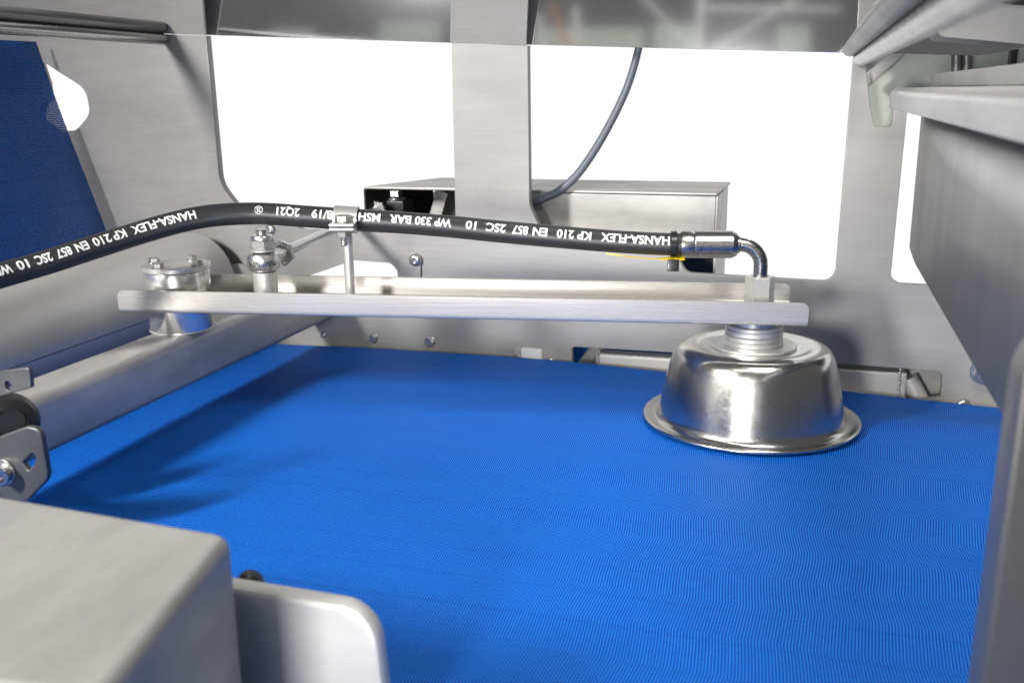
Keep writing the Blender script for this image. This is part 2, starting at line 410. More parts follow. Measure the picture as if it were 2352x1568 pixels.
# inclined belt run at the left
e0, e1 = onY(262, 590, .885), onY(80, 97, .885)
dirn = (e1 - e0).normalized(); e1 = e0 + dirn * .235; e0 = e0 - dirn * .12
nrm = V((-dirn.z, 0, dirn.x))
bm = bmesh.new(); lay = bm.loops.layers.uv.new("UVMap"); ln = (e1 - e0).length
A = []
for i in range(41):
    t = i / 40; row = []
    for j in range(31):
        y = .885 - (.885 - .25) * j / 30
        p = e0.lerp(e1, t); row.append((bm.verts.new((p.x, y, p.z) + V(nrm) * (.0008 * math.sin(t * 9 + y * 8))) if False else bm.verts.new(V((p.x, y, p.z)) + nrm * (.0012 * math.sin(t * 9 + y * 8))), (t * ln, y)))
    A.append(row)
for i in range(40):
    for j in range(30):
        q = (A[i][j], A[i + 1][j], A[i + 1][j + 1], A[i][j + 1]); f = bm.faces.new([k[0] for k in q])
        for lp, k in zip(f.loops, q): lp[lay].uv = (k[1][1], k[1][0])
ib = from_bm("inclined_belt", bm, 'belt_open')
md = ib.modifiers.new("thick", 'SOLIDIFY'); md.thickness = .0012
tag(ib, "dark blue translucent mesh belt rising steeply behind the roller", "mesh belt")

# ================================================================== SIDE PLATE (far wall)
YP = .905
sp_root = thing("side_plate", "large grey steel side plate with window cut-outs behind the belt", "steel plate", (0, YP, 0))
Q = lambda px, py, r=0.0: (*xz(px, py, YP), r)
zt = .3
outline = fillet([(-1.2, -.12), (.62, -.12), (.62, .0866), (.0752, .0885, .010), (.0772, .247), (.0663, .247), (.0664, .2231, .003), (.0518, .2236, .003),
                  (.0474, .2401), (.0421, .2687), (.040, .284), (.0308, .284), (.0289, .0878, .011), (-.103, .0902, .011), (-.1175, .118, .006), (-.240, .121, .006),
                  (-.2535, .150, .012), (-.2543, .2963), (-.3287, .3007), (-.3293, .118, .004), (-.502, .1195, .012), (-.512, .130, .004), (-.570, .138, .02), (-.5912, .165, .03), (-.5927, .3135), (-1.2, .345)])
hole_l = fillet([Q(88, 136, 0), Q(196, 205, .018), Q(207, 262, .016), Q(174, 300, .012), Q(128, 302, .004), Q(90, 274, .004), Q(97, 240, .004), Q(112, 232, .004), Q(106, 190, .004)], 0)
slot_w = fillet([Q(690, 640), Q(734, 625), Q(788, 606), Q(813, 598), Q(897, 604, .008), Q(912, 622, .003), Q(914, 650)], 0)
slot_1 = fillet([Q(1314, 796, .003), Q(1590, 812, .003), Q(1590, 900, .003), Q(1312, 880, .003)], 0)
slot_2 = fillet([Q(1880, 832, .003), Q(2166, 853, .006), Q(2160, 914, .003), Q(1880, 950, .003)], 0)
small_hole = fillet([Q(675, 650), Q(690, 606, .004), Q(708, 600, .004), Q(716, 650)], 0)
sheet("plate_body", [outline, hole_l, slot_w, slot_1, slot_2], XZ(YP), .0095, 'plate', sp_root, .0005)
# mirror images of post and left plate, built as sheets leaning towards the camera
def mirror_strip(name, pts, tilt):
    p0 = V((pts[0][0], YP, pts[0][1])); p1 = V((pts[1][0], YP, pts[1][1]))
    ex = (p1 - p0).normalized(); ez0 = V((0, 0, 1)) - ex * ex.z; ez0.normalize()
    up = (ez0 * math.cos(tilt) + V((0, -1, 0)) * math.sin(tilt)); nz_ = ex.cross(up)
    m = Matrix((ex, up, nz_)).transposed().to_4x4(); m.translation = p0
    w = (p1 - p0).length
    return sheet(name, [[(0, 0), (w, 0), (w + pts[2], .10), (pts[2], .10)]], m, .003, 'plate', sp_root)
mirror_strip("plate_reflection", ((-.3302, .3008), (-.2560, .2964), .006), .22)
mirror_strip("plate_reflection", ((-1.05, .3395), (-.5935, .3137), .008), .20)
# bolts and small fixtures on the plate
button_bolt(sp_root, onY(743, 769, YP), .0034)
hex_bolt(sp_root, onY(858, 776, YP), .0040, rot=.5)
hex_bolt(sp_root, onY(988, 784, YP), .0048, rot=.1)
button_bolt(sp_root, onY(622, 527, YP), .0058)
tab = sheet("bolted_tab", [fillet([Q(918, 660), Q(918, 580, .006), Q(968, 580, .006), Q(968, 660)])], XZ(YP - .0025), .0025, 'plate', sp_root, .0005)
button_bolt(sp_root, onY(954, 597, YP - .0026), .0066)
hb = onY(2262, 852, YP); hex_bolt(sp_root, hb, .0098, rot=.4)
lat = sheet("latch_plate", [fillet([Q(1184, 850), Q(1182, 797, .003), Q(1280, 801, .004), Q(1279, 860)])], XZ(YP - .0015), .0015, 'plate2', sp_root, .0003)
boxm("latch_block", frame(onY(1222, 824, YP - .005) , (0, -1, 0), (1, 0, 0)), (.021, .022, .008), 'whitep', sp_root, .002)
button_bolt(sp_root, onY(1191, 822, YP - .0016), .0042); button_bolt(sp_root, onY(1263, 830, YP - .0016), .0044)
sheet("small_tab", [fillet([Q(2150, 960), Q(2158, 918, .006), Q(2240, 922, .006), Q(2260, 970)])], XZ(YP - .0025), .0025, 'plate', sp_root, .0005)
button_bolt(sp_root, onY(2212, 930, YP - .0026), .0060)

# return frame and belt seen through the low slots
rf = thing("return_rail", "welded steel tube frame visible through the low slots of the side plate", "tube frame", onY(1600, 850, .95))
a, b = onY(1372, 835, .918), onY(2080, 882, .918)
boxm("frame_rail", frame((a + b) / 2 + V((0, 0, -.003)), (0, -1, 0), (b - a)), ((b - a).length, .032, .018), 'bright', rf, .003, 3)
tube("frame_leg", [onY(2085, 868, .922), onY(2150, 990, .916)], .0085, 'bright', rf, 20)
tube("frame_leg", [onY(1375, 800, .955), onY(1330, 860, .93)], .0085, 'bright', rf, 20)
for k, q in enumerate(((1376, 824), (2066, 880))):
    c = onY(*q, .9085); bm = bmesh.new()
    for i in range(9):
        bmesh.ops.create_icosphere(bm, subdivisions=1, radius=.0018, matrix=Matrix.Translation(c + V((random.uniform(-.0006, .0006), 0, .013 - i * .0031))))
    from_bm("weld_bead", bm, 'zinc', rf)
bm = bmesh.new(); lay = bm.loops.layers.uv.new("UVMap")
bv = [bm.verts.new(p) for p in ((-.26, .975, -.06), (.0, .975, -.06), (.0, .975, .05), (-.26, .975, .05))]; f = bm.faces.new(bv)
for lp in f.loops: lp[lay].uv = (lp.vert.co.x, lp.vert.co.z)
rb_ = from_bm("return_belt", bm, 'belt'); md = rb_.modifiers.new("t", 'SOLIDIFY'); md.thickness = .002
tag(rb_, "dark blue strip of belt deep inside the left low slot", "belt")
rp = sheet("inner_panel", [[(-.02, -.08), (.2, -.08), (.2, .06), (-.02, .06)]], XZ(.938), .002, 'bright')
tag(rp, "pale steel panel deep behind the right low slot", "steel panel")

# ================================================================== HOOD ABOVE
hd = thing("hood", "dark reflective steel hood panel along the top behind the posts", "hood", onY(1500, 60, .915))
HQ = lambda px, py, r=0: (*xz(px, py, .916), r)
sheet("hood_panel", [[HQ(380, 76), HQ(473, 81), HQ(1037, 99), HQ(1965, 122.5), HQ(2255, 129), HQ(2480, 84), (.40, .47), (-.80, .47)]], XZ(.916), .003, 'hood', hd)
sheet("hood_reflection", [fillet([HQ(1966, 119), HQ(2046, 56, .006), HQ(2052, -60), HQ(1975, -60)])], XZ(.9125), .002, 'hopper', hd)  # solid sheet in place of a plate-like reflection in the hood
# ================================================================== GUIDE BARS
def bar(name, p, r, y1, mat, label, group):
    a = V(p); b = V((p[0], y1, p[2]))
    o = cyl(name, a, b, r, mat, None, 28, .0015); return tag(o, label, "steel bar", group)
pl = onY(377, 91, .899)
bar("guide_bar_and_reflection", pl, .0056, .30, 'gun', "lower round steel bar at top left, above the blue mesh belt", "guide bars")
bar("guide_bar_and_reflection", pl + V((-.001, 0, .0114)), .0060, .30, 'hopper', "bluish bar at top left standing in for the lower bar reflection", "guide bars")  # reflection of the lower bar, built as a second solid bar
pr = onY(1976, 137, .9035)
bar("guide_bar_and_reflection", pr, .0058, .12, 'gun', "round steel bar running to the top right edge from the notched post", "guide bars")
bar("guide_bar_and_reflection", pr + V((-.0085, .004, .0085)), .0060, .12, 'hopper', "dark bar at top right standing in for the right bar reflection", "guide bars")  # mirror image of the right bar, modelled as a solid bar

# rear painted panel behind the notched post, with pipes
RY = .97; R_ = lambda px, py: xz(px, py, RY)
rr_ = thing("rear_cover", "greenish grey painted panel behind the notched post at top right", "panel", onY(2150, 200, RY))
sheet("panel", [[R_(1982, 118), R_(1990, 300), R_(2066, 300), R_(2066, 236), R_(2480, 236), R_(2480, 60), R_(1982, 60)]], XZ(RY), .004, 'rear', rr_)
for q in (2198, 2222): cyl("pipe", onY(q, 250, RY - .02), onY(q - 2, 60, RY - .02), .0042, 'hopper', rr_, 20)
boxm("black_strap", frame(onY(2324, 150, RY - .015), (0, -1, 0), (1, 0, 0)), (.007, .06, .004), 'rubber', rr_, .0015)
boxm("pale_strut", frame(onY(2030, 150, RY - .03), V((0, -1, 0)), onY(2075, 115, RY - .03) - onY(1985, 200, RY - .03)), (.042, .010, .003), 'plate2', rr_, .001)

# ================================================================== DRIVE COVER behind the plate
BY = .962
dc = thing("drive_cover", "box-shaped steel cover with open dark left end behind the windows", "machine cover", onY(1250, 560, BY + .06))
fl, fr = onY(835, 432, BY), onY(1646, 440, BY); zc = (fl.z + fr.z) / 2
fl.z = fr.z = zc; bl, br = onZ(1005, 410, zc), onZ(1680, 416, zc); yb = (bl.y + br.y) / 2
TOP = lambda z: Matrix(((1, 0, 0, 0), (0, 1, 0, 0), (0, 0, 1, z), (0, 0, 0, 1)))
sheet("top_sheet", [[(fl.x, BY), (fr.x, BY), (br.x, yb), (bl.x, yb)]], TOP(zc), .0025, 'plate2', dc, .0006)
zf = onY(1400, 560, BY).z
sheet("front_sheet", [[(-.345, .10), (-.180, .10), (-.180, zf - .005), (fr.x - .0005, zf - .005), (fr.x - .0005, zc - .003), (-.345, zc - .003)]], XZ(BY), .0025, 'plate2', dc, .0008)
sd = sheet("end_sheet", [[(0, .055), (yb - BY - .003, .055), (yb - BY - .003, zc - .003), (0, zc - .003)]], Matrix(((0, 0, 1, fr.x + .002), (1, 0, 0, BY + .0003), (0, 1, 0, 0), (0, 0, 0, 1))), .0025, 'plate2', dc, .0006)
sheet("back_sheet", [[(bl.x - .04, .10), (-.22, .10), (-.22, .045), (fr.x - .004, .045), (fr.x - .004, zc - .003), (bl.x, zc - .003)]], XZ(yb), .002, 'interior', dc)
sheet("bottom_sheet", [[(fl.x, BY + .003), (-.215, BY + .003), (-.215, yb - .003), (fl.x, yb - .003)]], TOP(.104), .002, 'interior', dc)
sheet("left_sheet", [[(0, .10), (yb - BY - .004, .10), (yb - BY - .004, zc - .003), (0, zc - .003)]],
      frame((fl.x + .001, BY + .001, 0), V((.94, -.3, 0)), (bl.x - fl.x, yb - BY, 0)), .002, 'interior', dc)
boxm("slanted_brace", frame(onY(1005, 490, 1.02), (0, -1, 0), onY(1020, 440, 1.02) - onY(992, 540, 1.02)), (.052, .014, .012), 'plate2', dc, .002)
cb = onY(908, 478, 1.01)
boxm("clevis", frame(cb, (0, 0, 1)), (.032, .03, .019), 'blackp', dc, .002)
hexa("clevis_bolt", cb + V((0, 0, .0125)), cb + V((0, 0, .0205)), .0088, 'bolt', dc, .3)
ring("clevis_washer", cb + V((0, 0, .0098)), (0, 0, 1), .003, .0120, .0022, 'bolt', dc)
cyl("clevis_pin", cb - V((0, 0, .028)), cb - V((0, 0, .010)), .0055, 'bolt', dc)

# grey cable behind the centre column
cp = [onY(*q, .955) for q in [(1462, 20), (1468, 80), (1466, 115), (1440, 202), (1398, 290), (1355, 362), (1318, 410), (1280, 441), (1245, 456), (1205, 474), (1170, 500)]]
tag(tube("cable", catmull(cp, 10), lambda t: .0034 + .0012 * t, 'cable', None, 20), "grey rubber cable hanging in the right window", "cable")

# ================================================================== ROLLER
RX, RZ, RR = -.618, .0665, .0490
rl = thing("roller", "wide plain steel roller lying at the left behind the square beam", "roller", (RX, .5, RZ))
lathe("roller_shell", [(RR - .004, 0), (RR - .001, .0), (RR, .001), (RR, .78), (RR - .001, .781), (RR - .004, .781)], frame((RX, .885, RZ), (0, -1, 0)), 'roller', rl, 96)
lathe("end_cap", [(0, 0), (RR - .005, 0), (RR - .005, .004), (0, .004)], frame((RX, .888, RZ), (0, -1, 0)), 'plate2', rl, 64)
cyl("shaft", (RX, .888, RZ), (RX, .9045, RZ), .012, 'bolt', rl)
# welded seam along the roller (thin raised line)
ang = math.radians(-12); sx, sz = RX + math.cos(ang) * RR, RZ + math.sin(ang) * RR
tube("seam", [V((sx, .88 - i * .03, sz)) for i in range(26)], .00045, 'interior', rl, 8)
bg_ = cyl("bearing_boss", onY(548, 640, YP - .0005), onY(548, 640, YP - .012), .016, 'plate2', None, 32)
tag(bg_, "round steel bearing boss on the side plate right of the roller end", "bearing boss")

# ================================================================== SQUARE BEAM
bm = bmesh.new()
sec = fillet([(-.4995, .030, .0055), (-.462, .030, .0055), (-.462, .0705, .0075), (-.4995, .0705, .0055)], 0, 6)
n = len(sec); ra = [bm.verts.new((p[0], .30, p[1])) for p in sec]; rb2 = [bm.verts.new((p[0], .9043, p[1])) for p in sec]
for i in range(n): bm.faces.new((ra[i], ra[(i + 1) % n], rb2[(i + 1) % n], rb2[i]))
bm.faces.new(ra[::-1]); bm.faces.new(rb2)
tag(from_bm("square_beam", bm, 'beam', None, True, 40), "square steel tube beam crossing above the belt under the pivot", "steel beam")

# ================================================================== SWING ARM with pivot
PV = V((-.4841, .6699, 0)); AD = V((.9792, .2030, 0)); AN = V((-.2030, .9792, 0))
def arm_z(s): return .0917 - .0119 * (s + .037)
def AP(s, n_, z): return PV + AD * s + AN * n_ + V((0, 0, z))
am = thing("swing_arm", "long bright U-channel steel arm carrying the bowl above the belt", "arm", AP(.2, 0, .09))
W, T, H, RB = .038, .0028, .0176, .0042
s0, s1 = -.0325, .4935
S = [s0 + d for d in (0, .0004, .0011, .002, .0032, .0045)] + [s0 + .0045 + (s1 - s0 - .009) * k / 24 for k in range(1, 24)] + [s1 - d for d in (.0045, .0032, .002, .0011, .0004, 0)]
def arm_section(s):
    e = min(s - s0, s1 - s); rr = .0045
    cut = rr - math.sqrt(max(0, rr * rr - (rr - min(e, rr)) ** 2))
    h = H - cut; o = []
    o += [(-W, h), (-W, RB)] + [(-W + RB - RB * math.cos(q), RB - RB * math.sin(q)) for q in (.39, .785, 1.18)] + [(-W + RB, 0)]
    o += [(W - RB, 0)] + [(W - RB + RB * math.sin(q), RB - RB * math.cos(q)) for q in (.39, .785, 1.18)] + [(W, RB), (W, h)]
    o += [(W - T * .5, h + .0004), (W - T, h), (W - T, RB), (W - RB - .0002, T), (-W + RB + .0002, T), (-W + T, RB), (-W + T, h), (-W + T * .5, h + .0004)]
    return o
bm = bmesh.new(); rows = [[bm.verts.new(AP(s, a, arm_z(s) + b)) for a, b in arm_section(s)] for s in S]
for a, b in zip(rows, rows[1:]):
    for i in range(len(a)): bm.faces.new((a[i], a[(i + 1) % len(a)], b[(i + 1) % len(a)], b[i]))
def capend(r):
    k = len(r)
    # triangulate the U outline as strips between outer and inner line
    bmesh.ops.triangulate(bm, faces=[bm.faces.new(r)])
capend(rows[0][::-1]); capend(rows[-1])
from_bm("channel", bm, 'arm', am, True, 50)

pvr = thing("pivot_housing", "round turned pivot housing with bolted lid at the left end of the arm", "pivot housing", PV + V((0, 0, .071)))
mz = frame(PV, (0, 0, 1))
lathe("base_ring", [(0, .0705), (.0243, .0705), (.0247, .0712), (.0247, .0935), (0, .0935)], mz, 'turned', pvr, 72)
lathe("weld_seam", [(.0238, .0702), (.0253, .0704), (.0250, .0716), (.0238, .0716)], mz, 'zinc', pvr, 72, cap=False)
lathe("housing", [(0, .0945), (.0252, .0945), (.0255, .095), (.0257, .1185), (.0253, .1192), (0, .1192)], mz, 'turned', pvr, 72)
lid = lathe("lid", [(0, .1196), (.0266, .1196), (.0270, .1200), (.0270, .1232), (.0266, .1237), (0, .1237)], mz, 'zinc', pvr, 72)
for a in (160, 250, 70, 340):
    q = math.radians(a - 16.75 * -1); p = PV + V((math.cos(q) * .0212, math.sin(q) * .0212, .1237))
    hex_bolt(lid, p, .0044, (0, 0, 1), "lid_bolt", True, random.random(), 'bolt')

# ================================================================== BOWL
BX = V((-.0325, .763, 0)); mb = frame(BX, (0, 0, 1))
bw = thing("steel_bowl", "upturned polished steel bowl with flared rim on the blue belt", "bowl", BX)
zr = bz(BX.x, BX.y) + .0012
prof_b = [(.0826, .0018), (.0836, .0008), (.0845, .0018), (.0843, .0034), (.0830, .0042), (.0812, .0036), (.0775, .0022), (.0748, .0024), (.0727, .0042), (.0716, .0072), (.0708, .012),
          (.0685, .024), (.0660, .036), (.0636, .046), (.0622, .0510), (.0605, .0548), (.0578, .0580), (.0545, .0597), (.0505, .0604), (.0470, .0604), (.0440, .0600), (.0415, .0592), (.0380, .0590), (0, .0590)]
bm = bmesh.new(); lathe_bm(bm, [(r, z * 1.02 + zr) for r, z in prof_b], mb, 128, False)
o = from_bm("bowl_shell", bm, 'bowl', bw, True, 60); md = o.modifiers.new("sub", 'SUBSURF'); md.levels = md.render_levels = 1
z0 = zr + .0590 * 1.02
lathe("base_disc", [(0, z0), (.0322, z0), (.0327, z0 + .0004), (.0327, z0 + .0017), (.0323, z0 + .0021), (0, z0 + .0021)], mb, 'zinc', bw, 80)
zz = z0 + .0021
for k, (r, h) in enumerate(((.0219, .0041), (.0222, .0040), (.0221, .0042), (.0217, .0034))):
    dx = frame(BX + V((random.uniform(-.0004, .0004), random.uniform(-.0004, .0004), 0)), (0, 0, 1))
    lathe("spacer_washer", [(0, zz), (r - .0005, zz), (r, zz + .0005), (r, zz + h - .0007), (r - .0006, zz + h - .0002), (0, zz + h - .0002)], dx, 'zinc', bw, 64)
    zz += h
lathe("stub", [(.0, zz), (.0190, zz), (.0190, arm_z(.459) - .0004), (0, arm_z(.459) - .0004)], mb, 'bolt', bw, 48)

# ================================================================== HYDRAULIC HOSE
ho = thing("hydraulic_hose", "black rubber hydraulic hose with white upside-down lettering and elbow fitting", "hose", dep(800, 505, .77))
hpts_px = [(1590, 561.5, .7475), (1573, 561.5, .7475), (1500, 559.5, .750), (1398, 553.5, .754), (1270, 543, .758), (1148, 532, .762), (1040, 521, .766), (949, 513.5, .769), (860, 507.5, .770), (780, 502.5, .770), (699, 497, .770), (630, 492, .768), (574, 490.5, .765), (500, 494, .757), (437, 503.5, .748), (375, 519, .738), (312, 537.5, .727), (250, 557, .715), (187, 577, .702), (125, 597, .690), (62, 615.5, .678), (0, 633, .665), (-70, 652, .650), (-150, 675, .632)]
hp = catmull([dep(*q) for q in hpts_px], 10)
HR = .0086
TOCAM = (CAM - dep(800, 505, .77)).normalized()
tube("hose_body", hp, HR, 'hose', ho, 40, True, TOCAM)
SA = [0.0]
for a, b in zip(hp, hp[1:]): SA.append(SA[-1] + (b - a).length)
def hose_at(s):
    import bisect
    i = max(1, min(len(SA) - 1, bisect.bisect_left(SA, s))); t = (s - SA[i - 1]) / (SA[i] - SA[i - 1])
    p = hp[i - 1].lerp(hp[i], t); tg = (hp[min(i + 1, len(hp) - 1)] - hp[max(i - 2, 0)]).normalized()
    e1 = (TOCAM - tg * TOCAM.dot(tg)).normalized(); return p, tg, e1, tg.cross(e1)
def proj_x(p): v = p - CAM; return CX + F_PX * v.dot(RT) / v.dot(FWD)
HPX = [proj_x(p) for p in hp]
def s_of_px(x):
    for i in range(len(hp) - 1):
        if HPX[i] >= x >= HPX[i + 1]: return SA[i] + (SA[i + 1] - SA[i]) * (HPX[i] - x) / (HPX[i] - HPX[i + 1])
    return SA[-1]
def hose_text(s, xr, xl, h=.0066, phi0=.30, name="lettering"):
    me = text_mesh(s, name); xsx = [v.co.x for v in me.vertices]; x0, x1 = min(xsx), max(xsx)
    bm_ = bmesh.new(); bm_.from_mesh(me); bpy.data.meshes.remove(me)
    bmesh.ops.triangulate(bm_, faces=bm_.faces[:])
    bmesh.ops.subdivide_edges(bm_, edges=[e for e in bm_.edges if e.calc_length() > .10], cuts=3, use_grid_fill=False)
    bmesh.ops.triangulate(bm_, faces=bm_.faces[:])
    sa, sb = s_of_px(xr), s_of_px(xl)
    for v in bm_.verts:
        t = (v.co.x - x0) / (x1 - x0); ty = (v.co.y - .36) * h / .72
        p, tg, e1, e2 = hose_at(sa + (sb - sa) * t)
        sgn = 1 if e2.z > 0 else -1
        ph = phi0 - ty / HR
        v.co = p + (e1 * math.cos(ph) + e2 * sgn * math.sin(ph)) * (HR + .00028)
    return from_bm(name, bm_, 'letter', ho, False)
WORDS = [("HANSA-FLEX", 1537, 1380), ("KP", 1358, 1326), ("210", 1318.5, 1279.7), ("EN", 1258, 1225), ("857", 1214.7, 1178.4), ("2SC", 1163.4, 1119.4), ("10", 1097, 1073), ("WP", 1040.6, 1002), ("330", 994.4, 957), ("BAR", 948, 898), ("MSH", 876.8, 826.8),
         ("8/19", 769, 720.5), ("2Q21", 691.7, 638), ("25", 601, 591), ("HANSA-FLEX", 446.4, 300), ("KP", 285, 255), ("210", 250, 208.8), ("EN", 197.6, 170), ("857", 160, 126.3), ("2SC", 115, 77.5), ("10", 60, 32.5), ("WP", 20, -18)]
for w, a, b in WORDS:
    if w == "25": hose_text(w, a, b, .0038, .34)
    else: hose_text(w, a, b)
# ring round the 25
sc_ = s_of_px(596); bm = bmesh.new(); k = 28; inn, outr = [], []
for i in range(k):
    q = 6.2831853 * i / k
    for lst, r in ((inn, .0029), (outr, .0034)):
        p, tg, e1, e2 = hose_at(sc_ + r * math.cos(q)); sgn = 1 if e2.z > 0 else -1; ph = .34 + r * math.sin(q) / HR
        lst.append(bm.verts.new(p + (e1 * math.cos(ph) + e2 * sgn * math.sin(ph)) * (HR + .00022)))
for i in range(k): bm.faces.new((inn[i], inn[(i + 1) % k], outr[(i + 1) % k], outr[i]))
from_bm("lettering_ring", bm, 'letter', ho, False)
# crimp sleeve, elbow pipe and union nut
hs, he = dep(1563, 561, .7475), dep(1692, 561.5, .7455)
axh = (he - hs); ln = axh.length
lathe("crimp_collar", [(.0080, 0), (.0101, .0), (.0104, .0012), (.0104, .0088), (.0101, .0096), (.0080, .0096), (.0080, 0)], frame(hs, axh), 'crimp', ho, 40, False)
bm = bmesh.new(); lathe_bm(bm, [(0, .0098), (.0101, .0098), (.0105, .0104), (.0105, ln - .004), (.0088, ln - .0003), (0, ln)], frame(hs, axh) @ Matrix.Rotation(.25, 4, 'Z'), 20, False)
from_bm("crimp_sleeve", bm, 'crimp', ho, True, 20)
FX = dep(1748, 600, .7455); FX.z = 0
zc_ = dep(1700, 562, .7455).z
pe = [he - axh.normalized() * .004, he + axh.normalized() * .003]
corner = V((FX.x, FX.y, zc_)); st_ = he + axh.normalized() * .002; R0 = .0155
c0 = corner + (st_ - corner).normalized() * R0; c1 = corner - V((0, 0, R0)); cc_ = c0 + c1 - corner
path = [he - axh.normalized() * .004, st_] if (st_ - corner).length > R0 else [he - axh.normalized() * .004]
for i in range(13):
    q = i / 12 * math.pi / 2; path.append(cc_ + (c0 - cc_) * math.cos(q) + (c1 - cc_) * math.sin(q))
path.append(V((FX.x, FX.y, .112)))
tube("elbow_pipe", path, .0053, 'gun', ho, 32)
lathe("pipe_collar", [(0, 0), (.0064, 0), (.0066, .0004), (.0066, .0022), (.0062, .0026), (0, .0026)], frame(he - axh.normalized() * .0006, axh), 'gun', ho, 36)
un_ = hexa("union_nut", (FX.x, FX.y, .0958), (FX.x, FX.y, .1172), .0113, 'zinc', ho, math.radians(12), hole=.0066)
ring("nut_insert", (FX.x, FX.y, .1150), (0, 0, 1), .0053, .0072, .0018, 'bolt', ho)
thread("union_thread", (FX.x, FX.y, arm_z(.46) + .0026), (FX.x, FX.y, .0962), .0088, .0016, 'bolt', ho)
# "HF-003" stamped on the nut's right face
me = text_mesh("HF-003", "stamp", .0); x1 = max(v.co.x for v in me.vertices)
fa = math.radians(12 - 30 + 0); best = None
for k in range(6):
    a = math.radians(12 + 30 + 60 * k)
    # match frame() x axis
    nn = V((math.cos(a), math.sin(a), 0)); sc = nn.dot((CAM - FX).normalized()); rx = nn.dot(RT)
    if sc > .15 and rx > 0 and (best is None or rx > best[0]): best = (rx, nn)
nn = best[1]; tx = V((0, 0, 1)); ty_ = nn.cross(tx)
mt = Matrix((tx, ty_, nn)).transposed().to_4x4(); mt.translation = V((FX.x, FX.y, .0990)) + nn * (.0113 * math.cos(math.pi / 6) + .0001) - ty_ * .0013
me.transform(mt @ Matrix.Scale(.0145 / x1, 4)); link("stamp", me, 'engr', un_)

# cable tie and yellow tag
ct = thing("cable_tie", "black plastic cable tie round the hose beside the crimp sleeve", "cable tie", dep(1546, 600, .742))
p, tg, e1, e2 = hose_at(s_of_px(1547))
ring("strap", p - tg * .0023, tg, HR + .0002, HR + .0016, .0046, 'blackp', ct, 40)
hc = p + e1 * .003 - V((0, 0, HR + .0075)); bx = frame(hc, e1, tg)
lk_ = boxm("lock_head", bx, (.0088, .0092, .0085), 'blackp', ct, .001)
boxm("strap_slot", frame(hc + e1 * .0043, e1, tg), (.0036, .0030, .0006), 'dark', lk_, .0002)
yt = thing("yellow_tag", "thin yellow plastic tag tucked under the hose by the cable tie", "tag", dep(1480, 588, .748))
bm = bmesh.new(); prev = None
for i in range(17):
    t = i / 16; x = 1392 + (1572 - 1392) * t; wv = .0004 + .0007 * t + .0018 * max(0, (t - .62) / .38)
    y = 582 + 12 * math.sin(min(1, t / .7) * math.pi * .5) - (4 * max(0, (t - .72) / .28))
    c = dep(x, y, .749); d_ = V((0, 0, -wv)) + FWD * -.004 * t
    row = [bm.verts.new(c + d_), bm.verts.new(c - d_ * .7), bm.verts.new(c - d_ * .7 + FWD * .0007), bm.verts.new(c + d_ + FWD * .0007)]
    if prev:
        for k in range(4): bm.faces.new((prev[k], prev[(k + 1) % 4], row[(k + 1) % 4], row[k]))
    else: bm.faces.new(row[::-1])
    prev = row
bm.faces.new(prev); from_bm("tag_strip", bm, 'yellow', yt, True, 40)

# ================================================================== HOSE CLAMP on its post
hcx = s_of_px(796); p, tg, e1, e2 = hose_at(hcx)
upv = e2 if e2.z > 0 else -e2
sz_ = arm_z(.13) + .0028
pb = None
for k in range(400):
    s = .08 + k * .0005; q = AP(s, .004, .12)
    if proj_x(q) >= 801: pb = V((q.x, q.y, 0)); break
cl = thing("hose_clamp", "steel two-part clamp holding the hose on a slim post", "hose clamp", V((pb.x, pb.y, arm_z(.13) + .003)))
cyl("post", (pb.x, pb.y, sz_), (pb.x, pb.y, (p - upv * (HR - .001)).z), .0039, 'zinc', cl, 32)
bm = bmesh.new(); k = 44; wid = .0185
def band(a0, a1, name):
    bm = bmesh.new(); rows = []
    for i in range(k + 1):
        a = a0 + (a1 - a0) * i / k; d_ = e1 * math.cos(a) + upv * math.sin(a)
        rows.append([bm.verts.new(p + d_ * r + tg * w) for r, w in ((HR + .0003, -wid / 2), (HR + .0018, -wid / 2), (HR + .0018, wid / 2), (HR + .0003, wid / 2))])
    for a, b in zip(rows, rows[1:]):
        for j in range(4): bm.faces.new((a[j], a[(j + 1) % 4], b[(j + 1) % 4], b[j]))
    bm.faces.new(rows[0]); bm.faces.new(rows[-1][::-1])
    return from_bm(name, bm, 'zinc', cl, True, 40)
band(math.radians(-14), math.radians(200), "upper_band"); band(math.radians(-34), math.radians(-160), "lower_band")
ear = p + e1 * (HR + .0065) - upv * .0028
he1 = V((e1.x, e1.y, 0)).normalized(); ht = V((tg.x, tg.y, 0)).normalized()
me_ = Matrix((ht, he1.cross(ht) * -1, V((0, 0, 1)))).transposed().to_4x4()
for dz, nm in ((0, "upper_ear"), (-.0032, "lower_ear")):
    m_ = frame(ear + V((0, 0, dz)), (0, 0, 1), ht)
    sheet(nm, [fillet([(-.0100, -.0085, .004), (.0100, -.0085, .002), (.0098, .0085, .001), (-.0098, .0085, .001)])], m_, .0022, 'zinc', cl, .0004)
eb = ear + V((0, 0, 0))
ring("clamp_washer", eb + V((0, 0, .0001)), (0, 0, 1), .002, .0068, .0010, 'bolt', cl)
hexa("clamp_bolt", eb + V((0, 0, .0011)), eb + V((0, 0, .0060)), .0064, 'bolt', cl, .25)
hexa("clamp_nut", eb - V((0, 0, .0112)), eb - V((0, 0, .0056)), .0062, 'bolt', cl, .1)
thread("clamp_thread", eb - V((0, 0, .0180)), eb - V((0, 0, .0112)), .0029, .0011, 'bolt', cl)

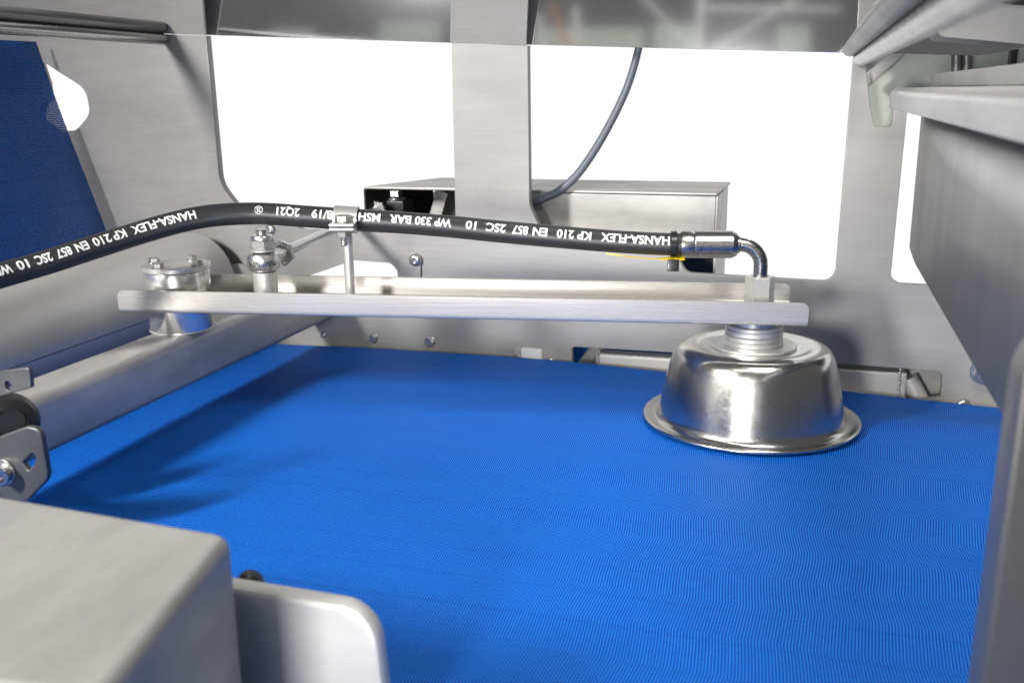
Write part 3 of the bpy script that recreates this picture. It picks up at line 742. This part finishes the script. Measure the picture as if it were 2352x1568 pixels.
# ================================================================== TIE ROD with ball joints
sb_ = None
for k in range(300):
    q = AP(.03 + k * .0005, 0, .12)
    if proj_x(q) >= 607: sb_ = V((q.x, q.y, 0)); break
tr = thing("tie_rod", "steel tie rod with ball joint and lock nuts between arm and drive cover", "tie rod", sb_ + V((0, 0, .1)))
zS = arm_z(.07) + .0028
cyl("spacer", sb_ + V((0, 0, zS)), sb_ + V((0, 0, .1180)), .0096, 'zinc', tr, 40)
bc = sb_ + V((0, 0, .1262))
endp = onY(878, 476, .998); ax = (endp - bc).normalized()
hz = V((0, 0, 1))
lathe("rod_eye", [(.0085, -.0068), (.0100, -.0070), (.0120, -.0058), (.0131, -.0030), (.0133, .0), (.0131, .0030), (.0120, .0058), (.0100, .0070), (.0085, .0068)], frame(bc, hz), 'bolt', tr, 56, False)
bm = bmesh.new(); bmesh.ops.create_uvsphere(bm, u_segments=32, v_segments=20, radius=.0094, matrix=Matrix.Translation(bc)); from_bm("ball", bm, 'crimp', tr)
ring("stud_washer", bc + V((0, 0, .0082)), hz, .004, .0102, .0018, 'zinc', tr)
hexa("stud_nut", bc + V((0, 0, .0102)), bc + V((0, 0, .0182)), .0103, 'bolt', tr, .12)
lathe("nut_collar", [(0, .0176), (.0086, .0176), (.0086, .0198), (.0078, .0210), (.0056, .0214), (0, .0214)], frame(bc, hz), 'bolt', tr, 36)
thread("stud_thread", bc + V((0, 0, .0205)), bc + V((0, 0, .0256)), .0048, .0016, 'bolt', tr)
hexa("stud_bolt_head", sb_ + V((0, 0, arm_z(.07) - .0055)), sb_ + V((0, 0, arm_z(.07) - .0002)), .0098, 'bolt', tr, .3)
cyl("shank", bc + ax * .0105, bc + ax * .034, .0064, 'bolt', tr, 36)
hexa("jam_nut", bc + ax * .0335, bc + ax * .0395, .0112, 'bolt', tr, .35)
thread("rod_thread", bc + ax * .0390, bc + ax * .0450, .0038, .0013, 'bolt', tr)
cyl("rod_body", bc + ax * .0440, endp - ax * .022, .0044, 'rod', tr, 32)
hexa("jam_nut", endp - ax * .022, endp - ax * .016, .0105, 'bolt', tr, .2)
cyl("shank", endp - ax * .016, endp, .0065, 'bolt', tr, 30)
# black print on the rod eye, upside down
def eye_text(s, a_right, a_left, h):
    me = text_mesh(s, "print", .0); xsx = [v.co.x for v in me.vertices]; x0, x1 = min(xsx), max(xsx)
    bm_ = bmesh.new(); bm_.from_mesh(me); bpy.data.meshes.remove(me); bmesh.ops.triangulate(bm_, faces=bm_.faces[:])
    f_ = math.atan2((CAM - bc).y, (CAM - bc).x)
    for v in bm_.verts:
        t = (v.co.x - x0) / (x1 - x0); a = f_ + a_right + (a_left - a_right) * t; z = -(v.co.y - .36) * h / .72 - .0005
        v.co = bc + V((math.cos(a) * .01345, math.sin(a) * .01345, z))
    from_bm("print", bm_, 'ink', tr, False)
eye_text("MAEDLER * 632 996", .72, -1.05, .0042)

# ================================================================== HOPPER at the right
hq = thing("hopper", "big grey steel hopper side with rolled lip at the right edge", "hopper", (.10, .5, .13))
XH = .0806
plan = [(XH, .06), (XH, .30), (XH, .55), (XH, .772), (XH + .0008, .80), (XH + .0030, .858), (XH + .0052, .868), (XH + .012, .874), (.30, .876)]
def wall_strip(name, plan, z0_, z1_, mat, parent, thick=.003):
    bm = bmesh.new(); rows = []
    for x, y in plan: rows.append([bm.verts.new((x, y, z0_)), bm.verts.new((x, y, z1_))])
    for a, b in zip(rows, rows[1:]): bm.faces.new((a[0], b[0], b[1], a[1]))
    o = from_bm(name, bm, mat, parent, True, 25); md = o.modifiers.new("t", 'SOLIDIFY'); md.thickness = thick; md.offset = -1
    return o
wall_strip("side_wall", plan, .1285, .2505, 'hopper', hq, .0025)
# rolled lip: section in xz swept along y
ls = fillet([(.0596, .2395, .0008), (.0596, .2552, .0060), (.110, .2560), (.110, .2520), (.0640, .2500, .004), (.0625, .2395, .0008)], 0, 5)
bm = bmesh.new(); n = len(ls)
yy = [.05, .3, .6, .868, .8755, .8795]; sc = [0, 0, 0, 0, .0016, .0050]
rings = [[bm.verts.new((q[0] + c_, y, q[1] - c_ * (.5 if q[1] > .245 else 0))) for q in ls] for y, c_ in zip(yy, sc)]
for a, b in zip(rings, rings[1:]):
    for i in range(n): bm.faces.new((a[i], a[(i + 1) % n], b[(i + 1) % n], b[i]))
bm.faces.new(rings[0][::-1]); bm.faces.new(rings[-1])
from_bm("rolled_lip", bm, 'lip', hq, True, 40)
YZ = lambda x: Matrix(((0, 0, -1, x), (-1, 0, 0, 0), (0, 1, 0, 0), (0, 0, 0, 1)))   # local (x,y)->(-y,z), normal towards -x
ua, ub = onX(2137, 196, .094), onX(2137, 171, .094)
sheet("upstand", [fillet([(-.05, .2562), (-ua.y, .2562), (-ub.y, ub.z, .006), (-.05, ub.z + .0005)])], YZ(.094), .002, 'lip', hq, .0004)
sheet("end_flange", [fillet([(.0608, .02), (.13, .02), (.13, .215), (.078, .215), (.0625, .175, .01)])], XZ(.300), .02, 'hopper', hq, .002)
# mirror image of the hopper upstand, built as a solid sheet
dp = thing("upstand_reflection", "pale brownish sheet standing in for the hopper upstand reflection at the top right edge", "steel plate", onY(2250, 60, .88))
DQ = lambda px, py, r=0: (*xz(px, py, .88), r)
sheet("reflection_sheet", [fillet([DQ(2155, -80), DQ(2154, 84, .007), DQ(2480, 114), DQ(2480, -80)])], XZ(.88), .002, 'lip', dp, .0004)
sheet("reflection_mesh_strip", [[DQ(2298, -60), DQ(2298, 8), DQ(2480, 26), DQ(2480, -60)]], XZ(.877), .001, 'rubber', dp, .0002)

# ================================================================== WORKSHOP RACK behind the camera, mirrored in the hood
HY = .916; VY = 2.7
def mir(px, py, vy=VY): p = onY(px, py, vy); return V((p.x, 2 * HY - p.y, p.z))
wr = thing("workshop_rack", "pale tube frame of the workshop mirrored in the dark hood panel", "rack", mir(1610, 200))
for n_, a_, b_, r_ in (("diagonal_strut", (1470, -14), (1600, 122), .0050), ("diagonal_strut", (1850, -14), (1625, 122), .0050), ("upright", (1613, -60), (1603, 180), .0085),
                       ("cross_bar", (1612, 20), (1930, 23), .0060), ("upright", (1235, 30), (1262, 200), .0070), ("upright", (1118, -40), (1108, 180), .004), ("upright", (1322, 16), (1330, 200), .0080)):
    cyl(n_, mir(*a_), mir(*b_), r_, 'whitep', wr, 16)
cyl("orange_post", mir(1268, 14), mir(1318, 140), .0050, plain("orange_paint", (.55, .20, .05), .5), wr, 16)
for (x0_, y0_, x1_, y1_) in ((1785, 60, 1860, 180), (1220, 64, 1480, 200), (1500, 58, 1600, 200), (620, 66, 720, 200), (870, 50, 1010, 200)):
    c_ = [mir(x0_, y0_, 3.0), mir(x1_, y0_, 3.0), mir(x1_, y1_, 3.0), mir(x0_, y1_, 3.0)]
    bm = bmesh.new(); f_ = [bm.verts.new(q) for q in c_]; g_ = [bm.verts.new(q - V((0, .02, 0))) for q in c_]
    bm.faces.new(f_); bm.faces.new(g_[::-1])
    for i in range(4): bm.faces.new((f_[i], g_[i], g_[(i + 1) % 4], f_[(i + 1) % 4]))
    from_bm("rack_panel", bm, 'rear', wr, False)

# ================================================================== FOREGROUND PARTS (left front)
fh = thing("front_housing", "blurred pale steel housing filling the lower left corner", "housing", (-.35, .22, 0))
zt = .100
plan_h = fillet([onZ(-260, 1088, zt).to_2d()[:] + (0,), onZ(536, 1222, zt).to_2d()[:] + (.009,), onZ(230, 1610, zt).to_2d()[:] + (.006,), onZ(-700, 1500, zt).to_2d()[:] + (0,)])
sheet("housing_shell", [[(p[0], p[1]) for p in plan_h]], TOP(zt), .088, 'cover', fh, .005, 5)

fb = thing("front_bracket", "blurred steel bracket plate with rounded corner right of the front housing", "bracket", onY(700, 1568, .30))
FQ = lambda px, py, r=0: (*xz(px, py, .300), r)
sheet("bracket_plate", [fillet([FQ(480, 1340), FQ(856, 1402, .016), FQ(905, 1800), FQ(480, 1800)], 0, 8)], XZ(.300), .009, 'bright', fb, .0022)
kb = onY(568, 1349, .311); kn = cyl("knob", kb, kb + V((-.001, .006, 0)), .0056, 'rubber', None, 28, .0012)
tag(kn, "small dark blurred knob between front housing and front bracket", "knob")

# left edge tensioner bracket
tb = thing("tension_bracket", "blurred grey slotted bracket with cap screw at the left edge", "bracket", onY(50, 1130, .42))
TY = .42; TQ = lambda px, py, r=0: (*xz(px, py, TY), r)
slot_ = fillet([TQ(52, 1062, .001), TQ(64, 1050, .001), TQ(76, 1040, .002), TQ(82, 1052, .002), TQ(76, 1068, .002), TQ(64, 1080, .001)])
sheet("bracket_plate", [fillet([TQ(-80, 1030), TQ(62, 978, .010), TQ(92, 985, .006), TQ(112, 1098, .010), TQ(62, 1150, .004), TQ(-80, 1160)]), slot_], XZ(TY), .004, 'bracket', tb, .0012)
sc0 = onY(12, 1082, TY); dcam = (V((0.05, -1, .12))).normalized()
lathe("cap_screw", [(0, 0), (.0056, 0), (.0056, .0098), (.0051, .0104), (.0031, .0104), (.0029, .0062), (0, .0062)], frame(sc0, V((.45, -1, .02))), 'gun', tb, 40, False)
ring("screw_washer", sc0 + V((0, -.0004, 0)), V((0, -1, 0)), .003, .0078, .0016, 'bolt', tb)
rk = onY(20, 968, .45)
lathe("black_ring", [(.0095, -.008), (.0150, -.008), (.0172, -.004), (.0172, .004), (.0150, .009), (.0095, .0100), (.0095, -.008)], frame(rk, V((.75, -.62, .1))), 'rubber', tb, 48, False)
lathe("ring_core", [(0, .0), (.0095, .0), (.0095, .0040), (.0088, .0047), (0, .0047)], frame(rk, V((.75, -.62, .1))), 'bracket', tb, 40)
sheet("holed_tab", [fillet([TQ(-60, 866), TQ(36, 854, .002), TQ(41, 902, .001), TQ(-60, 930)]), [(onY(18, 886, .43).x + .0021 * math.cos(i * .5236), onY(18, 886, .43).z + .0028 * math.sin(i * .5236)) for i in range(12)]], XZ(.43), .003, 'bracket', tb, .0006)
